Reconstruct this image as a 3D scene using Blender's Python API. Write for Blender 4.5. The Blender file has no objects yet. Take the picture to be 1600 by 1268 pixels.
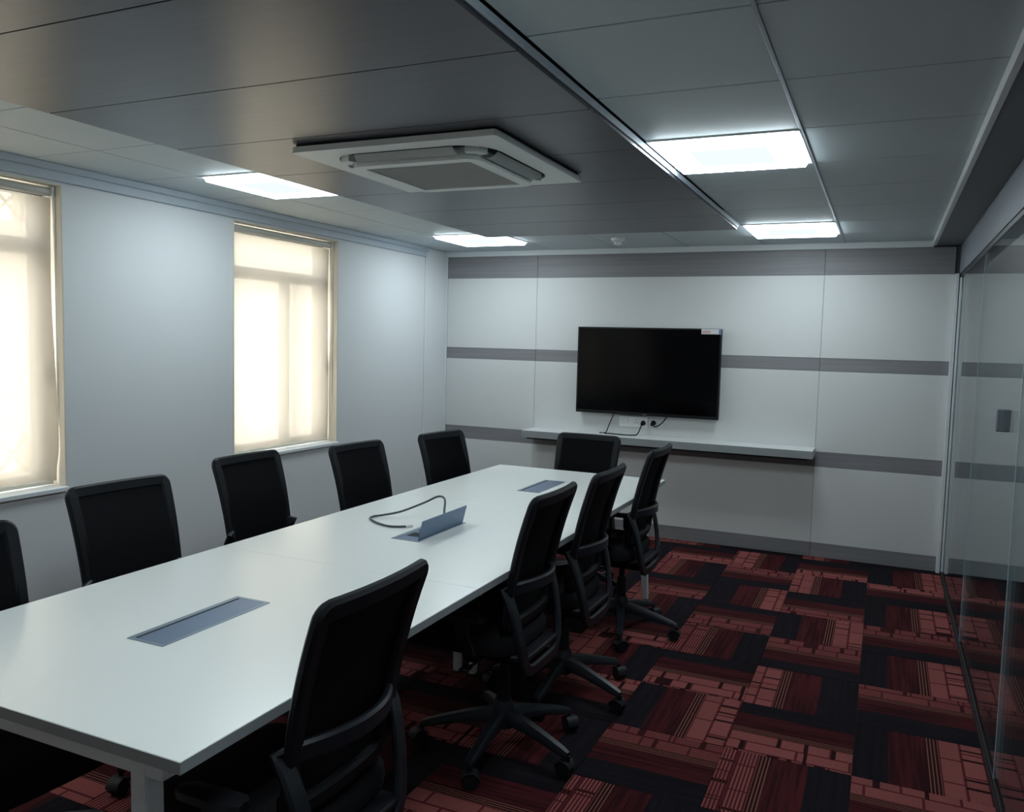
import bpy, bmesh, math, random
from mathutils import Vector, Matrix

random.seed(7)
S = bpy.context.scene
COL = S.collection
PI = math.pi

# ------------------------------------------------------------------ camera
cam = bpy.data.cameras.new('camera')
cam.sensor_width = 36.0
cam.lens = 1284.65 / 1600 * 36.0
cam.clip_start = 0.05
camo = bpy.data.objects.new('camera', cam)
COL.objects.link(camo)
yaw, pitch, roll = -0.42448647, 0.07835164, 0.02541889
cy, sy, ct, st = math.cos(yaw), math.sin(yaw), math.cos(pitch), math.sin(pitch)
fw = Vector((sy * ct, cy * ct, -st))
rt = Vector((cy, -sy, 0))
up = rt.cross(fw)
c, s = math.cos(roll), math.sin(roll)
R2 = c * rt + s * up
U2 = -s * rt + c * up
camo.matrix_world = Matrix((( R2.x, U2.x, -fw.x, 0), (R2.y, U2.y, -fw.y, 0),
                            (R2.z, U2.z, -fw.z, 1.55), (0, 0, 0, 1)))
S.camera = camo

# ------------------------------------------------------------------ sky and exposure
LAMP = 5.4          # radiance of the LED panels
SKY = 3.4            # overcast sky
w = bpy.data.worlds.new('overcast_sky')
S.world = w
w.use_nodes = True
w.node_tree.nodes['Background'].inputs[0].default_value = (1.0, 0.95, 0.90, 1)
w.node_tree.nodes['Background'].inputs[1].default_value = SKY
S.view_settings.view_transform = 'Standard'
S.view_settings.look = 'None'
S.view_settings.gamma = 1
S.view_settings.use_curve_mapping = False
S.view_settings.exposure = 1.85
S.cycles.max_bounces = 12
S.cycles.diffuse_bounces = 6
S.cycles.transparent_max_bounces = 16
S.cycles.sample_clamp_indirect = 6.0
S.cycles.caustics_reflective = False
S.cycles.caustics_refractive = False

# ------------------------------------------------------------------ materials
def mat(name, col, rough=0.5, metal=0.0, spec=0.5, bump=None, var=None):
    m = bpy.data.materials.new(name)
    m.use_nodes = True
    nt = m.node_tree
    b = nt.nodes['Principled BSDF']
    b.inputs['Base Color'].default_value = (*col, 1)
    b.inputs['Roughness'].default_value = rough
    b.inputs['Metallic'].default_value = metal
    b.inputs['Specular IOR Level'].default_value = spec
    if bump or var:
        tc = nt.nodes.new('ShaderNodeTexCoord')
        mp = nt.nodes.new('ShaderNodeMapping')
        nt.links.new(tc.outputs['Object'], mp.inputs[0])
    if bump:
        scale, strength, stretch = bump
        mp.inputs['Scale'].default_value = stretch
        n = nt.nodes.new('ShaderNodeTexNoise')
        n.inputs['Scale'].default_value = scale
        n.inputs['Detail'].default_value = 3
        nt.links.new(mp.outputs[0], n.inputs['Vector'])
        bp = nt.nodes.new('ShaderNodeBump')
        bp.inputs['Strength'].default_value = strength
        bp.inputs['Distance'].default_value = 0.002
        nt.links.new(n.outputs[0], bp.inputs['Height'])
        nt.links.new(bp.outputs[0], b.inputs['Normal'])
    if var:
        scale, amount, stretch = var
        mp2 = nt.nodes.new('ShaderNodeMapping')
        nt.links.new(tc.outputs['Object'], mp2.inputs[0])
        mp2.inputs['Scale'].default_value = stretch
        n = nt.nodes.new('ShaderNodeTexNoise')
        n.inputs['Scale'].default_value = scale
        n.inputs['Detail'].default_value = 4
        nt.links.new(mp2.outputs[0], n.inputs['Vector'])
        r = nt.nodes.new('ShaderNodeValToRGB')
        lo = [max(0, v * (1 - amount)) for v in col]
        hi = [min(1, v * (1 + amount)) for v in col]
        r.color_ramp.elements[0].position = 0.3
        r.color_ramp.elements[1].position = 0.7
        r.color_ramp.elements[0].color = (*lo, 1)
        r.color_ramp.elements[1].color = (*hi, 1)
        nt.links.new(n.outputs[0], r.inputs[0])
        nt.links.new(r.outputs[0], b.inputs['Base Color'])
    return m

def emis(name, col, strength):
    m = bpy.data.materials.new(name)
    m.use_nodes = True
    nt = m.node_tree
    nt.nodes.remove(nt.nodes['Principled BSDF'])
    e = nt.nodes.new('ShaderNodeEmission')
    e.inputs[0].default_value = (*col, 1)
    e.inputs[1].default_value = strength
    nt.links.new(e.outputs[0], nt.nodes['Material Output'].inputs[0])
    return m

def thin_glass(name, tint, ior=1.45, extra=0.0):
    m = bpy.data.materials.new(name)
    m.use_nodes = True
    nt = m.node_tree
    nt.nodes.remove(nt.nodes['Principled BSDF'])
    t = nt.nodes.new('ShaderNodeBsdfTransparent')
    t.inputs[0].default_value = (*tint, 1)
    g = nt.nodes.new('ShaderNodeBsdfGlossy')
    g.inputs['Roughness'].default_value = 0.012
    fr = nt.nodes.new('ShaderNodeFresnel')
    # both faces of a pane reflect alike: undo the node's inversion on back faces
    ge = nt.nodes.new('ShaderNodeNewGeometry')
    mi = nt.nodes.new('ShaderNodeMix')
    mi.inputs[2].default_value = ior
    mi.inputs[3].default_value = 1 / ior
    nt.links.new(ge.outputs['Backfacing'], mi.inputs[0])
    nt.links.new(mi.outputs[0], fr.inputs[0])
    mx = nt.nodes.new('ShaderNodeMixShader')
    nt.links.new(fr.outputs[0], mx.inputs[0])
    nt.links.new(t.outputs[0], mx.inputs[1])
    nt.links.new(g.outputs[0], mx.inputs[2])
    nt.links.new(mx.outputs[0], nt.nodes['Material Output'].inputs[0])
    return m

def fabric_screen(name, col, openness):
    m = bpy.data.materials.new(name)
    m.use_nodes = True
    nt = m.node_tree
    nt.nodes.remove(nt.nodes['Principled BSDF'])
    tr = nt.nodes.new('ShaderNodeBsdfTranslucent')
    tr.inputs[0].default_value = (*col, 1)
    df = nt.nodes.new('ShaderNodeBsdfDiffuse')
    df.inputs[0].default_value = (*col, 1)
    tp = nt.nodes.new('ShaderNodeBsdfTransparent')
    tp.inputs[0].default_value = (1, 0.98, 0.94, 1)
    m1 = nt.nodes.new('ShaderNodeMixShader')
    m1.inputs[0].default_value = 0.35
    m2 = nt.nodes.new('ShaderNodeMixShader')
    # vertical weave streaks vary the openness a little
    tc = nt.nodes.new('ShaderNodeTexCoord')
    mp = nt.nodes.new('ShaderNodeMapping')
    mp.inputs['Scale'].default_value = (1, 60, 0.6)
    n = nt.nodes.new('ShaderNodeTexNoise')
    n.inputs['Scale'].default_value = 1.0
    mr = nt.nodes.new('ShaderNodeMapRange')
    mr.inputs[1].default_value = 0.3
    mr.inputs[2].default_value = 0.7
    mr.inputs[3].default_value = openness * 0.85
    mr.inputs[4].default_value = openness * 1.15
    nt.links.new(tc.outputs['Object'], mp.inputs[0])
    nt.links.new(mp.outputs[0], n.inputs['Vector'])
    nt.links.new(n.outputs[0], mr.inputs[0])
    nt.links.new(mr.outputs[0], m2.inputs[0])
    nt.links.new(tr.outputs[0], m1.inputs[1])
    nt.links.new(df.outputs[0], m1.inputs[2])
    nt.links.new(m1.outputs[0], m2.inputs[1])
    nt.links.new(tp.outputs[0], m2.inputs[2])
    nt.links.new(m2.outputs[0], nt.nodes['Material Output'].inputs[0])
    return m

def carpet_material():
    """One carpet tile: across u a dark band, a deep red band, fine pinstripes, then pinkish blocks."""
    m = bpy.data.materials.new('patterned_carpet')
    m.use_nodes = True
    nt = m.node_tree
    N, L = nt.nodes.new, nt.links.new
    b = nt.nodes['Principled BSDF']
    b.inputs['Roughness'].default_value = 0.95
    b.inputs['Specular IOR Level'].default_value = 0.1
    tc = N('ShaderNodeTexCoord')
    oi = N('ShaderNodeObjectInfo')
    sep = N('ShaderNodeSeparateXYZ')
    L(tc.outputs['Object'], sep.inputs[0])
    def math_(op, a, bb):
        n = N('ShaderNodeMath'); n.operation = op
        for i, v in enumerate((a, bb)):
            if isinstance(v, (int, float)): n.inputs[i].default_value = v
            else: L(v, n.inputs[i])
        return n.outputs[0]
    u = math_('ADD', math_('MULTIPLY', sep.outputs[0], 1 / 0.4525), 0.5)      # 0..1 across the tile
    wob = math_('MULTIPLY', math_('SUBTRACT', oi.outputs['Random'], 0.5), 0.14)
    uu = math_('ADD', u, wob)
    v = math_('ADD', sep.outputs[1], math_('MULTIPLY', oi.outputs['Random'], 3.7))
    def mix(f, a, bb):
        n = N('ShaderNodeMix'); n.data_type = 'RGBA'
        L(f, n.inputs[0])
        for i, x in ((6, a), (7, bb)):
            if isinstance(x, tuple): n.inputs[i].default_value = (*x, 1)
            else: L(x, n.inputs[i])
        return n.outputs[2]
    def comb(x, y):
        n = N('ShaderNodeCombineXYZ')
        for i, q in enumerate((x, y)):
            if isinstance(q, (int, float)): n.inputs[i].default_value = q
            else: L(q, n.inputs[i])
        return n.outputs[0]
    dark, deep, red, pink = CARPET
    # band layout
    isred = math_('GREATER_THAN', uu, 0.30)
    isstripe = math_('GREATER_THAN', uu, 0.60)
    islight = math_('GREATER_THAN', uu, 0.69)
    # soft dye variation in the red band
    nz = N('ShaderNodeTexNoise'); nz.inputs['Scale'].default_value = 1.0
    L(comb(math_('MULTIPLY', uu, 26.0), math_('MULTIPLY', v, 2.5)), nz.inputs['Vector'])
    nf = N('ShaderNodeMapRange'); nf.inputs[1].default_value = 0.38; nf.inputs[2].default_value = 0.62
    L(nz.outputs[0], nf.inputs[0])
    redband = mix(nf.outputs[0], deep, red)
    darkband = mix(nf.outputs[0], dark, tuple(x * 1.5 for x in dark))
    # pinstripes running along v
    ph = math_('FRACT', math_('MULTIPLY', uu, 36.0), 0)
    pin = math_('GREATER_THAN', ph, 0.70)
    stripes = mix(pin, deep, (0.24, 0.098, 0.07))
    # blocks: two brick rows with dark joints at uneven places
    br = N('ShaderNodeTexBrick')
    br.inputs['Scale'].default_value = 1.0
    br.inputs['Mortar Size'].default_value = 0.005
    br.inputs['Brick Width'].default_value = 0.19
    br.inputs['Row Height'].default_value = 0.0775
    br.inputs['Color1'].default_value = (*pink, 1)
    br.inputs['Color2'].default_value = (*[x * 0.82 for x in pink], 1)
    br.inputs['Mortar'].default_value = (*[q * 1.5 for q in red], 1)
    br.offset = 0.37
    L(comb(v, math_('MULTIPLY', math_('SUBTRACT', uu, 0.692), 0.4525)), br.inputs['Vector'])
    # broken dark dashes crossing the blocks
    dn = N('ShaderNodeTexNoise'); dn.inputs['Scale'].default_value = 1.0; dn.inputs['Detail'].default_value = 0
    L(comb(math_('MULTIPLY', v, 30.0), math_('MULTIPLY', math_('FLOOR', math_('MULTIPLY', math_('SUBTRACT', uu, 0.692), 5.84), 0), 5.3)), dn.inputs['Vector'])
    dash = math_('GREATER_THAN', dn.outputs[0], 0.655)
    # in about half of the tiles the blocks are themselves pinstriped
    fine = math_('MULTIPLY', math_('GREATER_THAN', math_('FRACT', math_('MULTIPLY', uu, 34.0), 0), 0.55),
                 math_('GREATER_THAN', math_('FRACT', math_('MULTIPLY', oi.outputs['Random'], 7.0), 0), 0.55))
    blocks = mix(fine, mix(dash, br.outputs[0], tuple(x * 0.9 for x in deep)), red)
    col = mix(islight, mix(isstripe, mix(isred, darkband, redband), stripes), blocks)
    # pile speckle
    sp = N('ShaderNodeTexNoise'); sp.inputs['Scale'].default_value = 220.0; sp.inputs['Detail'].default_value = 2
    L(tc.outputs['Object'], sp.inputs['Vector'])
    sm = N('ShaderNodeMapRange'); sm.inputs[1].default_value = 0.3; sm.inputs[2].default_value = 0.7
    sm.inputs[3].default_value = 0.72; sm.inputs[4].default_value = 1.2
    L(sp.outputs[0], sm.inputs[0])
    hs = N('ShaderNodeHueSaturation')
    L(sm.outputs[0], hs.inputs['Value'])
    L(col, hs.inputs['Color'])
    L(hs.outputs[0], b.inputs['Base Color'])
    bp = N('ShaderNodeBump'); bp.inputs['Strength'].default_value = 0.5; bp.inputs['Distance'].default_value = 0.002
    L(sp.outputs[0], bp.inputs['Height'])
    L(bp.outputs[0], b.inputs['Normal'])
    return m

CARPET = ((0.0085, 0.0062, 0.0090), (0.028, 0.0058, 0.0070), (0.068, 0.0110, 0.0135), (0.275, 0.080, 0.075))
ONE = (1, 1, 1)
M = {
    'paint': mat('white_paint', (0.70, 0.72, 0.73), 0.7, bump=(60, 0.15, ONE)),
    'reveal': mat('cream_reveal_paint', (0.70, 0.66, 0.57), 0.6),
    'laminate': mat('white_wall_laminate', (0.66, 0.67, 0.67), 0.42, spec=0.4, bump=(25, 0.08, ONE)),
    'grey_lam': mat('grey_wall_laminate', (0.225, 0.22, 0.235), 0.5, var=(3, 0.12, (0.3, 1, 12))),
    'trim': mat('white_trim', (0.72, 0.76, 0.78), 0.45),
    'corner': mat('grey_trim', (0.48, 0.54, 0.60), 0.5),
    'tile': mat('ceiling_tile_vinyl', (0.50, 0.57, 0.60), 0.55, bump=(140, 0.25, ONE)),
    'grid': mat('ceiling_grid', (0.06, 0.065, 0.07), 0.6),
    'tbar': mat('ceiling_tee_metal', (0.35, 0.40, 0.45), 0.35, metal=0.6),
    'board': mat('charcoal_board_laminate', (0.040, 0.041, 0.052), 0.33, spec=0.5, bump=(8, 0.10, (0.6, 6, 1)), var=(4, 0.14, (0.4, 5, 1))),
    'soffit': mat('dark_soffit', (0.13, 0.14, 0.155), 0.6),
    'header': mat('header_laminate', (0.20, 0.225, 0.26), 0.5),
    'black': mat('black_plastic', (0.005, 0.006, 0.009), 0.5, spec=0.28),
    'seat': mat('black_seat_fabric', (0.006, 0.006, 0.008), 0.9, spec=0.2, bump=(300, 0.5, ONE)),
    'mesh': mat('black_mesh_fabric', (0.006, 0.006, 0.009), 0.75, spec=0.25, bump=(400, 0.6, ONE)),
    'bracket': mat('satin_black_plastic', (0.008, 0.010, 0.015), 0.38, spec=0.42),
    'chair_metal': mat('dark_steel', (0.05, 0.05, 0.055), 0.35, metal=0.8),
    'table': mat('white_table_laminate', (0.90, 0.915, 0.89), 0.27, spec=0.45, bump=(90, 0.04, ONE)),
    'edge': mat('grey_edge_band', (0.27, 0.29, 0.30), 0.45),
    'leg': mat('white_powder_coat', (0.60, 0.63, 0.66), 0.4),
    'alu': mat('blue_grey_anodised', (0.125, 0.185, 0.29), 0.38, metal=0.35, bump=(40, 0.1, (1, 12, 1))),
    'alu_rim': mat('dull_aluminium', (0.20, 0.255, 0.31), 0.35, metal=0.45),
    'slot': mat('dark_slot', (0.012, 0.014, 0.018), 0.8),
    'cable': mat('slate_cable', (0.045, 0.06, 0.075), 0.45),
    'plug': mat('pale_plug', (0.7, 0.72, 0.72), 0.3, metal=0.3),
    'tv': mat('tv_bezel', (0.006, 0.006, 0.008), 0.3, spec=0.4),
    'screen': mat('tv_screen', (0.001, 0.001, 0.0015), 0.14, spec=0.12),
    'white_pl': mat('white_plastic', (0.86, 0.88, 0.88), 0.4),
    'ac': mat('ac_white_plastic', (0.62, 0.65, 0.64), 0.45),
    'ac_grille': mat('ac_grille_grey', (0.33, 0.34, 0.33), 0.6),
    'ac_dark': mat('ac_cavity', (0.01, 0.011, 0.012), 0.8),
    'sticker': mat('paper_sticker', (0.62, 0.62, 0.62), 0.6),
    'sticker_r': mat('pink_print', (0.55, 0.33, 0.33), 0.6),
    'sticker_b': mat('blue_print', (0.10, 0.20, 0.36), 0.6),
    'frame': mat('window_aluminium', (0.16, 0.18, 0.20), 0.45, metal=0.2),
    'tube': mat('blind_tube', (0.52, 0.52, 0.48), 0.4),
    'blind': fabric_screen('cream_blind_fabric', (0.295, 0.282, 0.255), 0.05),
    'blind_edge': mat('cream_blind_hem', (0.72, 0.68, 0.58), 0.8),
    'glass': thin_glass('partition_glass', (0.90, 0.95, 0.96), 1.6),
    'wglass': thin_glass('window_glass', (0.95, 0.96, 0.95), 1.45),
    'gedge': mat('glass_edge_seal', (0.42, 0.52, 0.56), 0.25),
    'channel': mat('black_channel', (0.012, 0.012, 0.014), 0.4),
    'lock': mat('grey_lock', (0.16, 0.185, 0.21), 0.4),
    'corr': mat('corridor_paint', (0.66, 0.70, 0.72), 0.7),
    'corr_floor': mat('corridor_carpet', (0.03, 0.012, 0.014), 0.9),
    'facade': mat('cream_render', (0.74, 0.71, 0.65), 0.8, var=(2, 0.05, ONE)),
    'bars': mat('pale_grille_bar', (0.45, 0.42, 0.36), 0.6),
    'lamp': emis('led_diffuser', (0.82, 0.95, 1.0), LAMP),
    'lamp_c': emis('led_centre', (0.90, 0.98, 1.0), 0.28),
    'carpet': carpet_material(),
}

# ------------------------------------------------------------------ helpers
def add_box(bm, x0, x1, y0, y1, z0, z1, bevel=0.0, seg=1):
    r = bmesh.ops.create_cube(bm, size=1)
    vs = r['verts']
    for v in vs:
        v.co = Vector(((x0 + x1) / 2 + v.co.x * (x1 - x0), (y0 + y1) / 2 + v.co.y * (y1 - y0), (z0 + z1) / 2 + v.co.z * (z1 - z0)))
    if bevel:
        es = {e for v in vs for e in v.link_edges}
        bmesh.ops.bevel(bm, geom=list(es), offset=bevel, segments=seg, profile=0.5, affect='EDGES')
    return bm

def box(x0, x1, y0, y1, z0, z1, bevel=0.0, seg=1):
    return add_box(bmesh.new(), x0, x1, y0, y1, z0, z1, bevel, seg)

def add_cyl(bm, p0, p1, r0, r1=None, n=16, cap=True):
    p0, p1 = Vector(p0), Vector(p1)
    r1 = r0 if r1 is None else r1
    d = (p1 - p0)
    q = d.normalized().to_track_quat('Z', 'Y')
    rings = []
    for p, r in ((p0, r0), (p1, r1)):
        rings.append([bm.verts.new(p + q @ Vector((r * math.cos(2 * PI * k / n), r * math.sin(2 * PI * k / n), 0))) for k in range(n)])
    for k in range(n):
        bm.faces.new((rings[0][k], rings[0][(k + 1) % n], rings[1][(k + 1) % n], rings[1][k]))
    if cap:
        bm.faces.new(rings[0][::-1]); bm.faces.new(rings[1])
    return bm

def add_lathe(bm, prof, centre=(0, 0, 0), n=20):
    cx, cy_, cz = centre
    rings = [[bm.verts.new((cx + r * math.cos(2 * PI * k / n), cy_ + r * math.sin(2 * PI * k / n), cz + z)) for k in range(n)] for r, z in prof]
    for a, b in zip(rings, rings[1:]):
        for k in range(n):
            bm.faces.new((a[k], a[(k + 1) % n], b[(k + 1) % n], b[k]))
    bm.faces.new(rings[0][::-1]); bm.faces.new(rings[-1])
    return bm

def add_sweep(bm, pts, hint, sw, sh, closed=False, ch=0.25):
    """Sweep a chamfered rectangle (sw along the side vector, sh along hint) over a path."""
    pts = [Vector(p) for p in pts]
    n = len(pts)
    cw, chh = sw * ch, sh * ch
    k = min(cw, chh)
    sec = [(-sw / 2 + k, -sh / 2), (sw / 2 - k, -sh / 2), (sw / 2, -sh / 2 + k), (sw / 2, sh / 2 - k),
           (sw / 2 - k, sh / 2), (-sw / 2 + k, sh / 2), (-sw / 2, sh / 2 - k), (-sw / 2, -sh / 2 + k)]
    rings = []
    for i, p in enumerate(pts):
        a = pts[i - 1] if (i > 0 or closed) else p
        b = pts[(i + 1) % n] if (i < n - 1 or closed) else p
        t = (b - a).normalized()
        h = hint(i, p) if callable(hint) else Vector(hint)
        h = (h - t * h.dot(t)).normalized()
        sd = t.cross(h)
        rings.append([bm.verts.new(p + sd * x + h * y) for x, y in sec])
    m = len(sec)
    for i in range(n if closed else n - 1):
        A, B = rings[i], rings[(i + 1) % n]
        for j in range(m):
            bm.faces.new((A[j], A[(j + 1) % m], B[(j + 1) % m], B[j]))
    if not closed:
        bm.faces.new(rings[0][::-1]); bm.faces.new(rings[-1])
    return bm

def add_tube(bm, pts, r, n=8):
    pts = [Vector(p) for p in pts]
    rings = []
    for i, p in enumerate(pts):
        t = (pts[min(i + 1, len(pts) - 1)] - pts[max(i - 1, 0)]).normalized()
        q = t.to_track_quat('Z', 'Y')
        rings.append([bm.verts.new(p + q @ Vector((r * math.cos(2 * PI * k / n), r * math.sin(2 * PI * k / n), 0))) for k in range(n)])
    for a, b in zip(rings, rings[1:]):
        # match nearest start vertex so the tube does not twist
        o = min(range(n), key=lambda s_: (b[s_].co - b[0].co).length * 0 + sum((a[k].co - b[(k + s_) % n].co).length for k in (0, n // 3)))
        for k in range(n):
            bm.faces.new((a[k], a[(k + 1) % n], b[(k + 1 + o) % n], b[(k + o) % n]))
    bm.faces.new(rings[0][::-1]); bm.faces.new(rings[-1])
    return bm

def catmull(P, k=8):
    P = [Vector(p) for p in P]
    out = []
    for i in range(len(P) - 1):
        a, b, c_, d = P[max(i - 1, 0)], P[i], P[i + 1], P[min(i + 2, len(P) - 1)]
        for j in range(k):
            t = j / k
            out.append(0.5 * ((2 * b) + (c_ - a) * t + (2 * a - 5 * b + 4 * c_ - d) * t * t + (3 * b - a - 3 * c_ + d) * t ** 3))
    out.append(P[-1])
    return out

def finish(bm):
    bmesh.ops.recalc_face_normals(bm, faces=bm.faces)
    return bm

def to_mesh(name, bm, m, smooth=False):
    finish(bm)
    me = bpy.data.meshes.new(name)
    bm.to_mesh(me); bm.free()
    me.materials.append(M[m] if isinstance(m, str) else m)
    if smooth:
        me.shade_smooth()
        me.set_sharp_from_angle(angle=math.radians(38))
    return me

def obj(name, bm, m, parent=None, smooth=False, loc=None):
    me = to_mesh(name, bm, m, smooth) if isinstance(bm, bmesh.types.BMesh) else bm
    o = bpy.data.objects.new(name, me)
    COL.objects.link(o)
    if parent: o.parent = parent
    if loc: o.location = loc
    return o

def centred(name, bm, m, parent=None, smooth=False):
    """Link a mesh with its origin moved to the centre of its bounds."""
    lo = [min(v.co[i] for v in bm.verts) for i in range(3)]
    hi = [max(v.co[i] for v in bm.verts) for i in range(3)]
    ctr = Vector([(a + b) / 2 for a, b in zip(lo, hi)])
    for v in bm.verts: v.co -= ctr
    return obj(name, bm, m, parent, smooth, ctr)

def struct(name, bm, m, parent=None):
    o = obj(name, bm, m, parent)
    if not parent: o['kind'] = 'structure'
    return o

def thing(name, label, cat, loc=(0, 0, 0), rz=0.0, group=None):
    o = bpy.data.objects.new(name, None)
    COL.objects.link(o)
    o.location = loc
    o.rotation_euler = (0, 0, rz)
    o['label'] = label; o['category'] = cat
    if group: o['group'] = group
    o.empty_display_size = 0.1
    return o

def dup(root, loc, rz, label, lift_from=None):
    r = root.copy(); COL.objects.link(r)
    r.location = loc; r.rotation_euler = (0, 0, rz); r['label'] = label
    for ch in list(root.children):
        c_ = ch.copy(); COL.objects.link(c_); c_.parent = r
        for g in ch.children:
            d = g.copy(); COL.objects.link(d); d.parent = c_
    return r

# ------------------------------------------------------------------ dimensions (metres)
XL, XR = -3.60, 0.43      # left wall face, glass plane
YB, YN = 6.47, -1.70      # far wall face, near wall face
ZC = 2.32                 # tile ceiling
ZP = 2.283                 # dropped charcoal boards

# ------------------------------------------------------------------ floor with carpet tiles
floor = struct('floor', box(XL - 0.2, XR, YN - 0.1, YB + 0.1, -0.12, -0.006), 'channel')
TS = 0.4575
x0t, y0t = -0.03, 4.08
cm = to_mesh('carpet_tile', box(-TS / 2 + 0.0006, TS / 2 - 0.0006, -TS / 2 + 0.0006, TS / 2 - 0.0006, -0.006, 0.0, 0.0012), 'carpet')
rows = range(-13, 6)
first = True
for i in range(-8, 1):
    for j in rows:
        cx, cyy = x0t + (i + 0.5) * TS, y0t + (j + 0.5) * TS
        o = obj('carpet_tile', cm, None, floor, loc=(cx, cyy, 0))
        base_a = (i + j) % 2 == 0         # bands vary with x
        flip = i < 0
        if random.random() < 0.14 and i < 0: flip = not flip
        if base_a: ang = PI if flip else 0
        else: ang = -PI / 2 if flip else PI / 2
        o.rotation_euler = (0, 0, ang)
        o.scale = (1, 1, 1)

# ------------------------------------------------------------------ walls
wl = bmesh.new()
W0, W1, W2 = (-0.485, 0.555), (1.68, 2.72), (3.845, 4.885)
ZS, ZH = 0.79, 2.235
segs = [(YN, W0[0]), (W0[1], W1[0]), (W1[1], W2[0]), (W2[1], YB)]
for a, b in segs: add_box(wl, XL - 0.2, XL, a, b, 0, ZC + 0.05)
for a, b in (W0, W1, W2):
    add_box(wl, XL - 0.2, XL, a, b, 0, ZS)
    add_box(wl, XL - 0.2, XL, a, b, ZH, ZC + 0.05)
wall_left = struct('wall_left', wl, 'paint')
# stepped grey cornice along the window wall
cb = bmesh.new()
add_box(cb, XL, XL + 0.022, YN, 6.10, 2.245, ZC, 0.003)
add_box(cb, XL, XL + 0.045, YN, 6.10, 2.288, ZC, 0.003)
obj('cornice', cb, 'corner', wall_left)
pb = box(XL, XL + 0.014, 6.10, YB - 0.012, 0.0, ZC - 0.002, 0.003)
obj('pilaster', pb, 'paint', wall_left)
obj('corner_strip', box(XL, XL + 0.022, YB - 0.012, YB + 0.0, 0.0, 2.276, 0.002), 'trim', wall_left)

wall_near = struct('wall_front', box(XL - 0.2, 2.2, YN - 0.12, YN, -0.1, ZC + 0.05), 'paint')

# far wall: laminate panels in three columns, grey stripes let in between white fields
wall_back = struct('wall_back', box(XL - 0.2, XR + 0.06, YB + 0.012, YB + 0.15, -0.1, ZC + 0.05), 'grid')
cols = [(XL + 0.022, -2.719), (-2.717, -0.442), (-0.440, XR - 0.028)]
bands = [(0.0, 0.105, 'grey_lam', 'skirting_panel'), (0.107, 0.679, 'laminate', 'wall_panel'), (0.681, 0.789, 'grey_lam', 'stripe_panel'),
         (0.791, 1.389, 'laminate', 'wall_panel'), (1.391, 1.484, 'grey_lam', 'stripe_panel'), (1.486, 2.091, 'laminate', 'wall_panel'),
         (2.093, 2.276, 'grey_lam', 'stripe_panel')]
for a, b in cols:
    for z0, z1, m, nm in bands:
        centred(nm, box(a, b, YB, YB + 0.012, z0, z1, 0.001), m, wall_back)

# ------------------------------------------------------------------ ceiling
ceiling = struct('ceiling', box(XL - 0.2, XR + 0.1, YN - 0.1, YB + 0.15, ZC + 0.012, ZC + 0.1), 'grid')
PX, PY = 0.563, 0.5675
gx = [-3.13 + PX * k for k in range(-1, 7)]; gx[0] = XL; gx[7] = 0.258; gx[6] = -0.315
gy = [3.10 + PY * k for k in range(-9, 6)] + [YB]
PANEL = (-2.640, -0.893, 0.76, 5.33)     # dropped bulkhead x0 x1 y0 y1
LIGHTS = [(-0.878, 3.10), (-0.878, 3.10 + 4 * PY), (-3.13, 3.10), (-3.13, 3.10 + 4 * PY), (-0.878, 3.10 - 4 * PY), (-3.13, 3.10 - 4 * PY)]  # last two panels are added out of view to brighten the near table
for i in range(7):
    for j in range(len(gy) - 1):
        xa, xb, ya, yb = gx[i], gx[i + 1], gy[j], gy[j + 1]
        if any(abs(xa - lx) < 0.1 and abs(ya - ly) < 0.1 for lx, ly in LIGHTS): continue
        if xa > -2.6 and xb < -0.85 and yb < 5.2: continue
        if yb - ya < 0.05: continue
        e = 0.003
        centred('ceiling_tile', box(xa + e, xb - e, ya + e, yb - e, ZC, ZC + 0.012, 0.0015), 'tile', ceiling)
obj('tee_bar', box(-0.3205, -0.3095, YN, YB, ZC - 0.004, ZC + 0.004, 0.001), 'tbar', ceiling)
# plain near stretch over and behind the photographer
obj('plain_slab', box(XL, XR, YN, gy[0], ZC, ZC + 0.012), 'tile', ceiling)
# white angle trims
obj('ceiling_trim', box(XL + 0.001, 0.262, YB - 0.022, YB, 2.276, ZC, 0.003), 'trim', ceiling)
obj('ceiling_trim', box(0.252, 0.276, YN, YB - 0.022, 2.283, ZC, 0.003), 'trim', ceiling)
obj('soffit_strip', box(0.276, XR, YN, YB, 2.285, ZC, 0.0), 'soffit', ceiling)
# dropped charcoal bulkhead: boards across, with a pale side rail
obj('bulkhead_core', box(PANEL[0] + 0.02, PANEL[1] - 0.02, -1.3, PANEL[3] - 0.02, ZP + 0.012, ZC), 'slot', ceiling)
by = [1.395 + 0.5563 * k for k in range(-5, 8)]
by[-1] = PANEL[3]
for a, b in zip(by, by[1:]):
    centred('bulkhead_board', box(PANEL[0], PANEL[1], a + 0.0022, b - 0.0022, ZP, ZP + 0.013, 0.001), 'board', ceiling)
obj('bulkhead_rail', box(PANEL[1] - 0.02, PANEL[1] + 0.007, -1.3, PANEL[3], ZP + 0.013, ZC, 0.001), 'corner', ceiling)
obj('bulkhead_rail', box(PANEL[0], PANEL[0] + 0.02, -1.3, PANEL[3], ZP + 0.013, ZC, 0.001), 'corner', ceiling)
obj('bulkhead_rail', box(PANEL[0] + 0.02, PANEL[1] - 0.02, PANEL[3] - 0.02, PANEL[3], ZP + 0.013, ZC, 0.001), 'corner', ceiling)

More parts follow.
